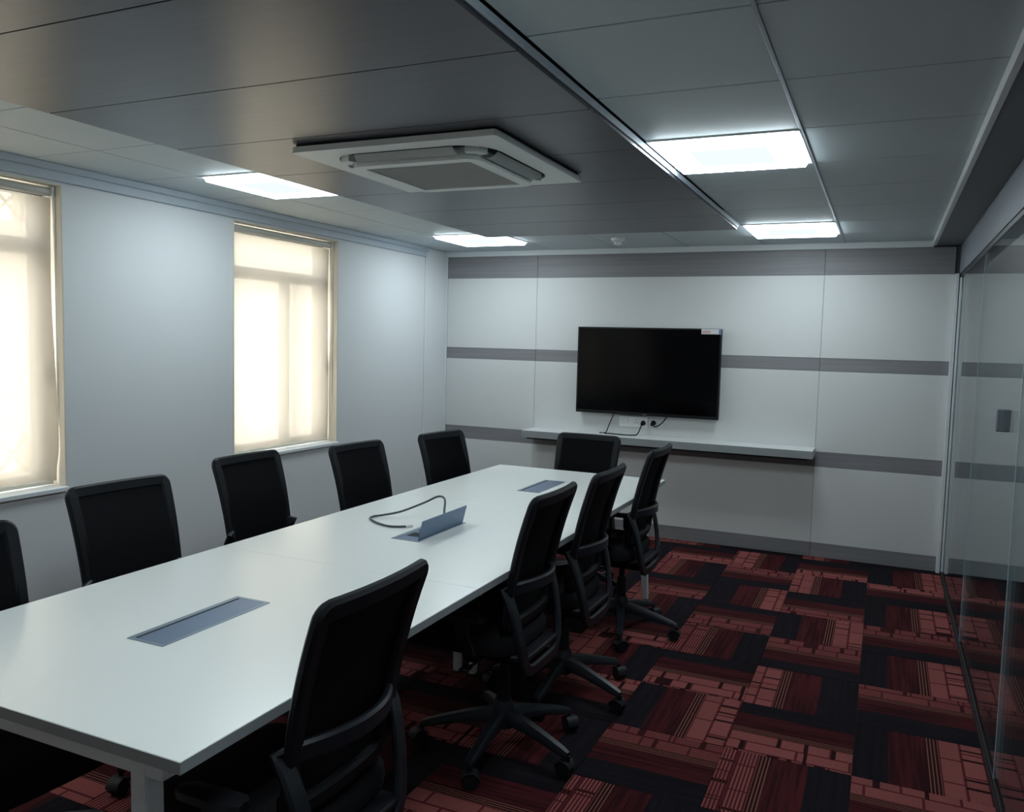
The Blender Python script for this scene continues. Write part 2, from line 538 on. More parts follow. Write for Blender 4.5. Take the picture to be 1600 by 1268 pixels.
# ------------------------------------------------------------------ glass partition and corridor beyond
wall_right = struct('wall_right', box(XR, XR + 0.10, YN, YB, 2.09, ZC + 0.05), 'header')
obj('top_channel', box(XR + 0.005, XR + 0.055, YN, YB, 2.066, 2.09, 0.002), 'channel', wall_right)
obj('floor_channel', box(XR + 0.006, XR + 0.026, YN, YB, -0.006, 0.012, 0.002), 'channel', wall_right)
joints = [YB - 0.05, 4.91, 3.36, 1.80, 0.25, YN]
for b, a in zip(joints, joints[1:]):
    centred('glass_pane', box(XR + 0.010, XR + 0.022, a + 0.004, b - 0.004, 0.012, 2.066), 'glass', wall_right)
for yj in joints[1:4]:
    obj('glass_joint', box(XR + 0.009, XR + 0.023, yj - 0.004, yj + 0.004, 0.012, 2.066), 'gedge', wall_right)
pp = bmesh.new()
add_box(pp, XR - 0.028, XR - 0.002, YB - 0.045, YB, 0.0, 2.09, 0.003)
add_box(pp, XR + 0.004, XR + 0.036, YB - 0.050, YB, 0.012, 2.066, 0.003)
obj('wall_post', pp, 'trim', wall_right)
lk = bmesh.new()
add_box(lk, XR - 0.016, XR + 0.048, 3.775, 3.795, 1.24, 1.33, 0.004)
obj('lock_plate', lk, 'lock', wall_right)
corridor = struct('wall_corridor', box(2.1, 2.2, YN, YB + 0.15, -0.1, 2.6), 'corr')
obj('corridor_end', box(XR + 0.06, 2.1, YB + 0.012, YB + 0.15, -0.1, 2.6), 'corr', corridor)
obj('corridor_floor', box(XR, 2.1, YN, YB + 0.012, -0.12, -0.002), 'corr_floor', corridor)
obj('corridor_ceiling', box(XR + 0.10, 2.1, YN, YB + 0.012, 2.5, 2.6), 'corr', corridor)

# ------------------------------------------------------------------ windows and roller blinds
def window(n, y0, y1, mullion):
    b = bmesh.new()
    x0, x1 = XL - 0.19, XL - 0.13
    fwid = 0.05
    add_box(b, x0, x1, y0, y0 + fwid, ZS, ZH, 0.003)
    add_box(b, x0, x1, y1 - fwid, y1, ZS, ZH, 0.003)
    add_box(b, x0, x1, y0 + fwid, y1 - fwid, ZS, ZS + fwid, 0.003)
    add_box(b, x0, x1, y0 + fwid, y1 - fwid, ZH - fwid, ZH, 0.003)
    o = struct('window_%d' % n, b, 'frame')
    obj('transom', box(x0, x1, y0 + fwid, y1 - fwid, 1.905, 1.98, 0.003), 'frame', o)
    obj('mullion', box(x0, x1, mullion - 0.024, mullion + 0.024, ZS + fwid, 1.905, 0.003), 'frame', o)
    xm = (x0 + x1) / 2
    for a, bb, za, zb in ((y0 + fwid, y1 - fwid, 1.98, ZH - fwid), (y0 + fwid, mullion - 0.024, ZS + fwid, 1.905), (mullion + 0.024, y1 - fwid, ZS + fwid, 1.905)):
        centred('pane', box(xm - 0.003, xm + 0.003, a, bb, za, zb), 'wglass', o)
    obj('latch', box(x1, x1 + 0.035, y1 - 0.045, y1 - 0.018, 1.30, 1.39, 0.004), 'frame', o)
    # reveal lining and sill
    t = 0.008
    obj('reveal_lining', box(XL - 0.13, XL + 0.004, y1 - t, y1, ZS, ZH, 0.002), 'reveal', o)
    obj('reveal_lining', box(XL - 0.13, XL + 0.004, y0, y0 + t, ZS, ZH, 0.002), 'reveal', o)
    obj('reveal_lining', box(XL - 0.13, XL + 0.004, y0 + t, y1 - t, ZH - t, ZH, 0.002), 'reveal', o)
    obj('sill', box(XL - 0.13, XL + 0.022, y0 - 0.0, y1 + 0.0, ZS - 0.02, ZS + 0.004, 0.004), 'trim', o)
    return o
window(1, W1[0], W1[1], 2.20)
window(2, W2[0], W2[1], 4.50)
window(3, W0[0], W0[1], 0.035)  # unseen bay, added with its blind to bring in more daylight

def blind(y0, y1, label, curl):
    t = thing('roller_blind', label, 'blind', (XL - 0.055, (y0 + y1) / 2, ZS), 0, 'cream roller blinds')
    hw = (y1 - y0) / 2
    H = ZH - ZS
    tb = add_cyl(bmesh.new(), (0, -hw + 0.025, H - 0.036), (0, hw - 0.025, H - 0.036), 0.021, n=20)
    obj('roller_tube', tb, 'tube', t, True)
    for ya, yb in ((hw - 0.025, hw - 0.012), (-hw + 0.012, -hw + 0.025)):
        obj('bracket', box(-0.022, 0.024, ya, yb, H - 0.062, H - 0.009, 0.003), 'white_pl', t)
    # fabric: a hanging sheet, its far edge curling forward towards the bottom
    f = bmesh.new()
    nu, nv = 24, 20
    g = []
    for j in range(nv + 1):
        v = j / nv
        z = 0.028 + (H - 0.06 - 0.028) * v
        row = []
        for i in range(nu + 1):
            u = i / nu
            y = -hw + 0.018 + (2 * hw - 0.034) * u
            x = -0.018
            if curl:
                k = max(0.0, (u - 0.93) / 0.07)
                x += curl * k * k * (0.25 + 0.75 * (1 - v) ** 1.5) * (1 - 0.55 * math.exp(-((v - 0.02) / 0.06) ** 2))
                y += 0.006 * k * math.sin(v * 7)
            row.append(f.verts.new((x, y, z)))
        g.append(row)
    for j in range(nv):
        for i in range(nu):
            f.faces.new((g[j][i], g[j][i + 1], g[j + 1][i + 1], g[j + 1][i]))
    obj('blind_fabric', f, 'blind', t, True)
    obj('bottom_bar', box(-0.026, -0.010, -hw + 0.02, hw - 0.018, 0.012, 0.030, 0.003), 'blind_edge', t)
    ch = add_tube(bmesh.new(), [(0.018, hw - 0.012, H - 0.04), (0.019, hw - 0.013, 0.8), (0.018, hw - 0.012, 0.30)], 0.0028, 6)
    obj('pull_chain', ch, 'white_pl', t)
    return t
blind(W1[0], W1[1], 'cream roller blind with a curling side edge, cut by the photo edge', 0.045)
blind(W0[0], W0[1], 'cream roller blind over the added, unseen window beside the camera', 0.006)
blind(W2[0], W2[1], 'cream roller blind drawn flat over the whole window between two wall stretches', 0.006)

# neighbouring facade seen through the blinds
XF = -6.5
fb = bmesh.new()
op = [(3.75, 4.59, 2.42, 2.72), (3.75, 4.595, 0.345, 0.68)]
add_box(fb, XF - 0.2, XF, -6.0, 3.75, -3.0, 3.3)
add_box(fb, XF - 0.2, XF, 4.595, 16.0, -3.0, 3.3)
add_box(fb, XF - 0.2, XF, 3.75, 4.595, -3.0, 0.345)
add_box(fb, XF - 0.2, XF, 3.75, 4.595, 0.68, 2.42)
add_box(fb, XF - 0.2, XF, 3.75, 4.595, 2.72, 3.3)
facade = struct('exterior_wall', fb, 'facade')
for a, b, z0, z1 in op:
    bb = bmesh.new()
    n = 3
    w_ = (b - a) / n
    for k in range(n):
        add_tube(bb, [(XF - 0.05, a + k * w_, z0), (XF - 0.05, a + (k + 1) * w_, z1)], 0.012, 6)
        add_tube(bb, [(XF - 0.05, a + k * w_, z1), (XF - 0.05, a + (k + 1) * w_, z0)], 0.012, 6)
        add_box(bb, XF - 0.065, XF - 0.035, a + (k + 1) * w_ - 0.012, a + (k + 1) * w_ + 0.012, z0, z1)
    obj('cross_grille', bb, 'bars', facade)

# ------------------------------------------------------------------ LED ceiling panels
def lamp_proto(label):
    t = thing('ceiling_light', label, 'ceiling light', (0, 0, ZC), 0, 'square LED ceiling panels')
    hx, hy = PX / 2 - 0.004, PY / 2 - 0.004
    f = bmesh.new()
    for a in (add_box(f, -hx, hx, -hy, -hy + 0.012, -0.006, 0.012, 0.001), add_box(f, -hx, hx, hy - 0.012, hy, -0.006, 0.012, 0.001),
              add_box(f, -hx, -hx + 0.012, -hy + 0.012, hy - 0.012, -0.006, 0.012, 0.001), add_box(f, hx - 0.012, hx, -hy + 0.012, hy - 0.012, -0.006, 0.012, 0.001)):
        pass
    obj('frame', f, 'white_pl', t)
    d = bmesh.new()
    q = 0.014
    # diffuser: a shallow glowing tray with sloping sides and a square recess in the middle
    def ring(h, z, wx, wy): return [d.verts.new((sx * wx, sy_ * wy, z)) for sx, sy_ in ((-1, -1), (1, -1), (1, 1), (-1, 1))]
    r0 = ring(0, 0.0, hx - q, hy - q); r1 = ring(0, -0.024, hx - 0.026, hy - 0.026); r2 = ring(0, -0.024, 0.155, 0.155); r3 = ring(0, -0.019, 0.145, 0.145)
    for A, B in ((r0, r1), (r1, r2), (r2, r3)):
        for k in range(4): d.faces.new((A[k], A[(k + 1) % 4], B[(k + 1) % 4], B[k]))
    obj('diffuser', d, 'lamp', t)
    obj('centre_plate', box(-0.145, 0.145, -0.145, 0.145, -0.020, -0.015, 0.001), 'lamp_c', t)
    return t
lab = ['square LED panel on the glass side, nearer one, its centre plate showing',
       'square LED panel on the glass side, close to the striped wall',
       'square LED panel on the window side, partly behind the charcoal boards, nearer one',
       'square LED panel on the window side, beside the striped wall corner',
       'square LED panel on the glass side above the near table end, added out of view to brighten it',
       'square LED panel on the window side above the near table end, unseen and added for brightness']
L0 = lamp_proto(lab[0])
for k, (lx, ly) in enumerate(LIGHTS):
    p = (lx + PX / 2, ly + PY / 2, ZC)
    if k == 0: L0.location = p
    else:
        d_ = dup(L0, p, 0, lab[k])
        if k in (2, 5):
            d_.location.x = (-3.13 - 2.648) / 2
            d_.scale = (0.475 / PX, 1, 1)

# smoke detector
sd = bmesh.new()
add_lathe(sd, [(0.052, 0.0), (0.052, -0.012), (0.046, -0.022), (0.030, -0.030), (0.028, -0.042), (0.012, -0.048)], (0, 0, 0), 20)
t = thing('smoke_detector', 'small round white detector on the ceiling before the striped wall', 'smoke detector', (-1.83, 5.86, ZC))
obj('housing', sd, 'white_pl', t, True)
obj('indicator', add_cyl(bmesh.new(), (0.036, 0, -0.030), (0.036, 0, -0.024), 0.004, n=8), 'ac_dark', t)

# ------------------------------------------------------------------ ceiling cassette air conditioner
def round_rect(hx, hy, r, n=6):
    pts = []
    for qx, qy, a0 in ((1, 1, 0), (-1, 1, PI / 2), (-1, -1, PI), (1, -1, 3 * PI / 2)):
        for k in range(n + 1):
            a = a0 + PI / 2 * k / n
            pts.append((qx * (hx - r) + r * math.cos(a), qy * (hy - r) + r * math.sin(a)))
    return pts
def ring_plate(bm, outer, inner, z0, z1):
    n = len(outer)
    V = lambda P, z: [bm.verts.new((x, y, z)) for x, y in P]
    o0, o1, i0, i1 = V(outer, z0), V(outer, z1), V(inner, z0), V(inner, z1)
    for k in range(n):
        l = (k + 1) % n
        bm.faces.new((o0[k], o0[l], i0[l], i0[k])); bm.faces.new((o1[k], o1[l], i1[l], i1[k]))
        bm.faces.new((o0[k], o0[l], o1[l], o1[k])); bm.faces.new((i0[k], i0[l], i1[l], i1[k]))
def plate(bm, P, z0, z1):
    a = [bm.verts.new((x, y, z0)) for x, y in P]; b = [bm.verts.new((x, y, z1)) for x, y in P]
    bm.faces.new(a); bm.faces.new(b)
    for k in range(len(P)):
        l = (k + 1) % len(P)
        bm.faces.new((a[k], a[l], b[l], b[k]))
ac = thing('air_conditioner', 'square white cassette air conditioner set into the charcoal ceiling boards', 'air conditioner', (-1.694, 3.025, ZP - 0.018))
H_ = 0.437
b = bmesh.new(); ring_plate(b, round_rect(H_, H_, 0.012), round_rect(0.350, 0.350, 0.15), -0.013, 0.009)
obj('frame', b, 'ac', ac)
b = bmesh.new(); plate(b, round_rect(0.348, 0.348, 0.15), -0.004, 0.0)
obj('cavity', b, 'ac_dark', ac)
b = bmesh.new(); plate(b, round_rect(H_ - 0.010, H_ - 0.010, 0.012), 0.009, 0.018)
obj('neck', b, 'ac_dark', ac)
for k in range(4):
    f = bmesh.new()
    rows_ = []
    for j in range(6):                 # curved louvre, tilted open a little
        q = j / 5
        yy = 0.290 + 0.050 * q
        zz = -0.034 + 0.020 * q + 0.010 * math.sin(q * PI) * -1
        hw = 0.225 - 0.010 * q
        rows_.append([f.verts.new((x, yy, zz)) for x in (-hw, -hw / 2, 0, hw / 2, hw)])
    for A, B in zip(rows_, rows_[1:]):
        for i in range(4): f.faces.new((A[i], A[i + 1], B[i + 1], B[i]))
    ex = bmesh.ops.solidify(f, geom=f.faces[:], thickness=0.006)
    o = obj('louvre', f, 'ac', ac, True)
    o.rotation_euler = (0, 0, k * PI / 2)
b = bmesh.new(); ring_plate(b, round_rect(0.283, 0.283, 0.06), round_rect(0.233, 0.233, 0.008), -0.048, -0.004)
obj('centre_panel', b, 'ac', ac)
gr = bmesh.new()
for k in range(26):
    yy = -0.2275 + 0.455 * k / 25
    add_box(gr, -0.233, 0.233, yy - 0.0045, yy + 0.0045, -0.044, -0.036)
for k in range(5):
    xx = -0.186 + 0.093 * k
    add_box(gr, xx - 0.003, xx + 0.003, -0.233, 0.233, -0.040, -0.034)
o = obj('intake_grille', gr, 'ac_grille', ac)
obj('filter', box(-0.233, 0.233, -0.233, 0.233, -0.030, -0.004), 'ac_grille', ac)
for k in range(4):
    cn = bmesh.new()
    plate(cn, [(0.284, 0.245), (0.318, 0.255), (0.302, 0.302), (0.255, 0.318), (0.245, 0.284), (0.270, 0.270)], -0.030, -0.004)
    o = obj('corner_cover', cn, 'ac', ac)
    o.rotation_euler = (0, 0, k * PI / 2)

# ------------------------------------------------------------------ television, socket plate, cords, shelf
tv = thing('television', 'large black flat television mounted on the striped wall', 'television', (-1.73, YB, 0.985))
hw, hh = 0.581, 0.70
tb = bmesh.new()
add_box(tb, -hw, hw, -0.070, -0.035, 0, hh, 0.004, 2)
obj('casing', tb, 'tv', tv)
bz = bmesh.new()
for q in ((-hw, hw, 0, 0.024), (-hw, hw, hh - 0.012, hh)): add_box(bz, q[0], q[1], -0.075, -0.070, q[2], q[3], 0.001)
for q in ((-hw, -hw + 0.012), (hw - 0.012, hw)): add_box(bz, q[0], q[1], -0.075, -0.070, 0.024, hh - 0.012, 0.001)
obj('bezel', bz, 'tv', tv)
obj('screen', box(-hw + 0.012, hw - 0.012, -0.0725, -0.070, 0.024, hh - 0.012), 'screen', tv)
mt = bmesh.new(); add_box(mt, -0.22, 0.22, -0.035, 0.0, 0.22, 0.50, 0.004)
obj('wall_mount', mt, 'black', tv)
stk = obj('sticker', box(hw - 0.155, hw - 0.004, -0.0762, -0.0751, hh - 0.042, hh - 0.002), 'sticker', tv)
obj('sticker_print', box(hw - 0.150, hw - 0.085, -0.0768, -0.0762, hh - 0.034, hh - 0.016), 'sticker_r', stk)
obj('sticker_print', box(hw - 0.022, hw - 0.005, -0.0768, -0.0762, hh - 0.040, hh - 0.004), 'sticker_b', stk)
obj('status_light', box(-0.016, 0.016, -0.0762, -0.0751, 0.006, 0.012), 'alu_rim', tv)

sp = thing('socket_plate', 'white switch and socket plate under the television', 'socket', (-1.835, YB, 0.928))
obj('plate', box(-0.118, 0.118, -0.014, 0, -0.043, 0.043, 0.004, 2), 'white_pl', sp)
for k in range(3):
    b = box(-0.105 + k * 0.036, -0.079 + k * 0.036, -0.018, -0.014, -0.018, 0.022, 0.002)
    obj('rocker_switch', b, 'white_pl', sp)
for k in range(2):
    cx = 0.028 + k * 0.058
    so = obj('socket_face', box(cx - 0.024, cx + 0.024, -0.017, -0.014, -0.028, 0.028, 0.002), 'white_pl', sp)
    hb = bmesh.new()
    for dx, dz in ((-0.010, -0.008), (0.010, -0.008), (0, 0.012)):
        add_cyl(hb, (cx + dx, -0.0176, dz), (cx + dx, -0.0168, dz), 0.0042, n=8)
    obj('pin_holes', hb, 'slot', so)

def cord(label, loc, plug_pts, pts, r=0.0045):
    t = thing('power_cord', label, 'cord', loc)
    o = obj('wire', add_tube(bmesh.new(), catmull(pts), r, 8), 'black', t, True)
    if plug_pts:
        p = bmesh.new()
        add_cyl(p, plug_pts[0], plug_pts[1], 0.021, 0.013, 12)
        obj('plug', p, 'black', t, True)
    return t
cord('black plug in the white socket, its cord dropping onto the shelf', (0, 0, 0),
     ((-1.752, YB - 0.0175, 0.920), (-1.752, YB - 0.052, 0.914)),
     [(-1.752, 6.425, 0.914), (-1.755, 6.40, 0.895), (-1.775, 6.385, 0.84), (-1.80, 6.375, 0.8265), (-1.90, 6.35, 0.8265), (-1.99, 6.37, 0.8265), (-2.05, 6.36, 0.8265)])
cord('thin black cord hanging straight from under the television at its socket side', (0, 0, 0), None,
     [(-1.995, 6.450, 1.02), (-2.005, 6.448, 0.97), (-2.035, 6.43, 0.88), (-2.06, 6.435, 0.8265), (-2.10, 6.40, 0.8265)], 0.004)
cord('black adapter plug beside the socket plate, cord looping up behind the television', (0, 0, 0),
     ((-1.672, YB, 0.925), (-1.672, YB - 0.045, 0.915)),
     [(-1.672, 6.43, 0.915), (-1.645, 6.42, 0.900), (-1.60, 6.42, 0.925), (-1.565, 6.445, 0.975), (-1.56, 6.447, 1.03)])

sh = thing('wall_shelf', 'long white wall shelf with a grey front edge under the television', 'shelf', (-1.578, YB, 0.762))
b = box(-1.139, 1.139, -0.252, 0, 0.0, 0.059, 0.002)
obj('shelf_board', b, 'laminate', sh)
obj('front_edge', box(-1.139, 1.139, -0.2555, -0.252, 0.0, 0.057, 0.001), 'edge', sh)
obj('under_board', box(-1.10, 1.10, -0.235, 0, -0.014, 0.0, 0.001), 'slot', sh)

# ------------------------------------------------------------------ conference table
TX0, TX1, TY0, TY1, ZT = -2.250, -1.160, 1.100, 4.812, 0.75
tc_ = Vector(((TX0 + TX1) / 2, (TY0 + TY1) / 2, 0))
table = thing('conference_table', 'long white conference table with three cable hatches down its middle', 'table', tc_)
hx, hy = (TX1 - TX0) / 2, (TY1 - TY0) / 2
seg = 2 * hy / 3
for k in range(3):
    a = -hy + k * seg; bq = a + seg
    e0 = 0.0 if k == 0 else 0.0007
    e1 = 0.0 if k == 2 else 0.0007
    tt = box(-hx, hx, a + e0, bq - e1, 0.7495 - 0.0265, ZT, 0.0012)
    o = obj('tabletop', tt, 'table', table)
    zz0, zz1 = 0.7245, 0.7485
    strips = [(hx, hx + 0.001, a + e0, bq - e1), (-hx - 0.001, -hx, a + e0, bq - e1)]
    if k == 0: strips.append((-hx, hx, -hy - 0.001, -hy))
    if k in (2, 5): strips.append((-hx, hx, hy, hy + 0.001))
    for q in strips: obj('edge_band', box(*q, zz0, zz1), 'edge', o)
def rail(x0, x1, y0, y1, z0=0.690, z1=0.723): return box(x0, x1, y0, y1, z0, z1, 0.002)
for sx in (-1, 1):
    obj('side_rail', rail(sx * (hx - 0.30) - 0.02, sx * (hx - 0.30) + 0.02, -hy + 0.14, hy - 0.14), 'leg', table)
for yy in (-hy + 0.035, -hy + seg, 0.43, -hy + 2 * seg, hy - 0.045):
    obj('cross_rail', rail(-hx + 0.06, hx - 0.06, yy - 0.022, yy + 0.022, 0.688, 0.7225), 'leg', table)
def leg(x, y, dx, dy):
    p0, p1 = Vector((x, y, 0.722)), Vector((x + dx, y + dy, 0.014))
    b = bmesh.new()
    rings = []
    for p, w_ in ((p0, 0.0225), (p0.lerp(p1, 0.5), 0.0215), (p1, 0.016)):
        rings.append([b.verts.new(p + Vector((sx * w_, sy_ * w_, 0))) for sx, sy_ in ((-1, -1), (1, -1), (1, 1), (-1, 1))])
    for A, B in zip(rings, rings[1:]):
        for k in range(4): b.faces.new((A[k], A[(k + 1) % 4], B[(k + 1) % 4], B[k]))
    b.faces.new(rings[0][::-1]); b.faces.new(rings[-1])
    bmesh.ops.bevel(b, geom=[e for e in b.edges if abs((e.verts[0].co - e.verts[1].co).z) > 0.2], offset=0.004, segments=2, affect='EDGES')
    o = obj('leg', b, 'leg', table)
    obj('levelling_foot', add_cyl(bmesh.new(), p1 + Vector((0, 0, -0.014)), p1 + Vector((0, 0, 0.004)), 0.016, 0.013, 12), 'channel', o)
for sx in (-1, 1):
    leg(hx - 0.125 if sx > 0 else -hx + 0.36, -hy + 0.035, sx * 0.02, -0.012)
    leg(sx * (hx - 0.125), hy - 0.045, sx * 0.035, 0.035)
    leg(sx * 0.07, 0.43, sx * -0.03, -0.07)

def hatch(yc, opened=False):
    cx = -1.704 - tc_.x; cyy = yc - tc_.y
    wx, wy = 0.064, 0.202
    b = bmesh.new()
    z0, z1 = ZT - 0.02, ZT + 0.0022
    for q in ((-wx, wx, -wy, -wy + 0.012), (-wx, wx, wy - 0.012, wy), (-wx, -wx + 0.016, -wy + 0.012, wy - 0.012), (wx - 0.010, wx, -wy + 0.012, wy - 0.012)):
        add_box(b, cx + q[0], cx + q[1], cyy + q[2], cyy + q[3], z0, z1, 0.0008)
    h = obj('cable_hatch', b, 'alu_rim', table)
    if not opened:
        obj('hatch_lid', box(cx - wx + 0.024, cx + wx - 0.0115, cyy - wy + 0.0135, cyy + wy - 0.0135, ZT - 0.004, ZT + 0.0014, 0.0008), 'alu', h)
        obj('cable_slot', box(cx - wx + 0.016, cx - wx + 0.0235, cyy - wy + 0.0125, cyy + wy - 0.0125, ZT - 0.012, ZT + 0.0003), 'slot', h)
    else:
        obj('hatch_well', box(cx - wx + 0.016, cx + wx - 0.010, cyy - wy + 0.012, cyy + wy - 0.012, ZT - 0.02, ZT + 0.0006), 'alu', h)
        lid = box(-0.002, 0.002, -wy + 0.016, wy - 0.0135, 0.0, 0.082, 0.0008)
        bmesh.ops.rotate(lid, verts=lid.verts, cent=(0, 0, 0), matrix=Matrix.Rotation(math.radians(14), 3, 'Y'))
        obj('hatch_lid', lid, 'alu', h, loc=(cx + wx - 0.012, cyy, ZT + 0.002))
        sk = bmesh.new()
        for k in range(3): add_box(sk, cx - 0.035, cx + 0.02, cyy - 0.13 + k * 0.09, cyy - 0.07 + k * 0.09, ZT + 0.0006, ZT + 0.002, 0.0005)
        obj('socket_strip', sk, 'slot', h)
hatch(1.703); hatch(2.968, True); hatch(4.205)

cb_pts = [(-1.690, 3.075, 0.756), (-1.712, 3.10, 0.800), (-1.752, 3.175, 0.842), (-1.800, 3.20, 0.846), (-1.860, 3.18, 0.815),
          (-1.93, 3.10, 0.782), (-2.005, 3.07, 0.763), (-2.045, 3.05, 0.7556), (-2.030, 3.005, 0.7556), (-1.955, 2.95, 0.7556), (-1.872, 2.925, 0.7556), (-1.815, 2.955, 0.7556)]
t = thing('video_cable', 'slate cable looping out of the open hatch on the white tabletop', 'cable', (0, 0, 0))
obj('wire', add_tube(bmesh.new(), catmull(cb_pts), 0.0048, 8), 'cable', t, True)
obj('plug', add_cyl(bmesh.new(), (-1.816, 2.954, 0.7555), (-1.794, 2.975, 0.7560), 0.0050, n=10), 'plug', t, True)

# ------------------------------------------------------------------ office chairs
def back_x(v):      # spine of the back: v 0 at the bottom (z .56) to 1 at the top (z 1.0)
    return -0.128 - 0.030 * v - 0.075 * v * v
def back_pt(u, v, off=0.0):
    z = 0.520 + 0.480 * v
    w_ = 0.192 + 0.018 * v
    x = back_x(v) + 0.018 * u * u - 0.010 + off
    return Vector((x, u * w_, z))
def chair_parts():
    P = {}
    # swivel base
    b = bmesh.new()
    add_lathe(b, [(0.020, 0.085), (0.042, 0.090), (0.046, 0.120), (0.040, 0.165), (0.032, 0.195)], n=20)
    for k in range(5):
        a = 2 * PI * k / 5
        d = Vector((math.cos(a), math.sin(a), 0)); sd = Vector((-d.y, d.x, 0))
        rings = []
        for r, z, w_, h in ((0.025, 0.138, 0.056, 0.050), (0.12, 0.126, 0.046, 0.040), (0.22, 0.104, 0.040, 0.032), (0.285, 0.088, 0.036, 0.026), (0.312, 0.080, 0.024, 0.020)):
            pts = []
            for sx, sz in ((-1, -1), (1, -1), (1, 0.2), (0.6, 1), (-0.6, 1), (-1, 0.2)):
                pts.append(b.verts.new(d * r + sd * (sx * w_ / 2) + Vector((0, 0, z + sz * h / 2))))
            rings.append(pts)
        for A, B in zip(rings, rings[1:]):
            for i in range(6): b.faces.new((A[i], A[(i + 1) % 6], B[(i + 1) % 6], B[i]))
        b.faces.new(rings[0][::-1]); b.faces.new(rings[-1])
    P['star_base'] = to_mesh('star_base', b, 'bracket', True)
    b = bmesh.new()          # caster: stem, hood, twin wheels
    add_cyl(b, (0, 0, 0.045), (0, 0, 0.078), 0.008, n=10)
    for sy_ in (-1, 1):
        add_lathe_x = []
        add_cyl(b, (0.012, sy_ * 0.008, 0.028), (0.012, sy_ * 0.024, 0.028), 0.028, 0.026, 18)
    hood = []
    for k in range(9):
        a = PI * (0.02 + 0.86 * k / 8)
        hood.append((0.012 + 0.032 * math.cos(a), 0, 0.028 + 0.032 * math.sin(a)))
    add_sweep(b, hood, lambda i, p: Vector((p.x - 0.012, 0, p.z - 0.028)), 0.050, 0.005)
    P['caster'] = to_mesh('caster', b, 'black', True)
    b = bmesh.new()
    add_cyl(b, (0, 0, 0.19), (0, 0, 0.30), 0.026, 0.024, 16); add_cyl(b, (0, 0, 0.30), (0, 0, 0.345), 0.016, n=16)
    P['gas_column'] = to_mesh('gas_column', b, 'black', True)
    b = bmesh.new()
    add_box(b, -0.13, 0.11, -0.075, 0.075, 0.345, 0.395, 0.012, 2)
    add_box(b, -0.16, 0.16, -0.16, 0.16, 0.395, 0.418, 0.006)
    P['tilt_mechanism'] = to_mesh('tilt_mechanism', b, 'black', True)
    b = bmesh.new()
    add_tube(b, [(0.03, 0.06, 0.372), (0.03, 0.20, 0.378), (0.035, 0.235, 0.380)], 0.005, 8)
    add_box(b, 0.018, 0.052, 0.225, 0.275, 0.373, 0.386, 0.004)
    P['lift_lever'] = to_mesh('lift_lever', b, 'black', True)
    # seat: superelliptic cushion with a waterfall front
    b = bmesh.new()
    n = 40
    prof = [(0.90, 0.415), (0.985, 0.424), (1.0, 0.445), (0.985, 0.472), (0.93, 0.487), (0.75, 0.493), (0.40, 0.490)]
    rings = []
    for sc, z in prof:
        ring = []
        for k in range(n):
            a = 2 * PI * k / n
            ca, sa = math.cos(a), math.sin(a)
            e = 0.42
            x = 0.230 * sc * math.copysign(abs(ca) ** e, ca)
            y = 0.235 * sc * math.copysign(abs(sa) ** e, sa)
            y *= 1 - 0.06 * max(0, -x / 0.245)
            dz = -0.022 * max(0, (x - 0.10) / 0.145) ** 2
            ring.append(b.verts.new((x + 0.112, y, z + dz)))
        rings.append(ring)
    for A, B in zip(rings, rings[1:]):
        for k in range(n): b.faces.new((A[k], A[(k + 1) % n], B[(k + 1) % n], B[k]))
    b.faces.new(rings[0][::-1]); b.faces.new(rings[-1])
    P['seat'] = to_mesh('seat', b, 'seat', True)
    # back frame: rounded rectangle loop following the curved back
    loop = []
    r = 0.10
    def arc(cu, cv, a0, ru, rv, k=5):
        for i in range(k + 1):
            a = a0 + PI / 2 * i / k
            loop.append((cu + ru * math.cos(a), cv + rv * math.sin(a)))
    ru, rv = 0.08, 0.04
    EU, EV0, EV1 = 0.93, 0.02, 0.965
    def edge(p, q, k):
        for i in range(1, k): loop.append((p[0] + (q[0] - p[0]) * i / k, p[1] + (q[1] - p[1]) * i / k))
    arc(EU - ru, EV1 - rv, 0, ru, rv); edge((EU - ru, EV1), (-EU + ru, EV1), 10)
    arc(-EU + ru, EV1 - rv, PI / 2, ru, rv); edge((-EU, EV1 - rv), (-EU, EV0 + rv), 10)
    arc(-EU + ru, EV0 + rv, PI, ru, rv); edge((-EU + ru, EV0), (EU - ru, EV0), 10)
    arc(EU - ru, EV0 + rv, 3 * PI / 2, ru, rv); edge((EU, EV0 + rv), (EU, EV1 - rv), 10)
    b = bmesh.new()
    add_sweep(b, [back_pt(u, v) for u, v in loop], (1, 0, 0.2), 0.046, 0.026, True, 0.3)
    P['back_frame'] = to_mesh('back_frame', b, 'black', True)
    b = bmesh.new()          # mesh panel stretched in the frame
    nu, nv = 14, 14
    g = [[b.verts.new(back_pt(-0.90 + 1.80 * i / nu, 0.035 + 0.915 * j / nv, 0.004 + 0.012 * math.sin(PI * j / nv))) for i in range(nu + 1)] for j in range(nv + 1)]
    for j in range(nv):
        for i in range(nu): b.faces.new((g[j][i], g[j][i + 1], g[j + 1][i + 1], g[j + 1][i]))
    bmesh.ops.solidify(b, geom=b.faces[:], thickness=0.005)
    P['back_mesh'] = to_mesh('back_mesh', b, 'mesh', True)
    # bracket behind: a bowed lumbar band flowing into a U that dives under the seat
    b = bmesh.new()
    pts = []
    nb = 16
    for i in range(nb + 1):                       # band
        u = -1 + 2 * i / nb
        pts.append(Vector((-0.105 - 0.085 * (1 - u * u) - 0.012, u * 0.205, 0.672 - 0.010 * (u * u))))
    side = [(0.200, 0.630, -0.140), (0.194, 0.58, -0.156), (0.186, 0.52, -0.170), (0.176, 0.46, -0.180), (0.164, 0.405, -0.186), (0.142, 0.370, -0.188), (0.10, 0.357, -0.188)]
    right_ = [Vector((x, y, z)) for y, z, x in side]
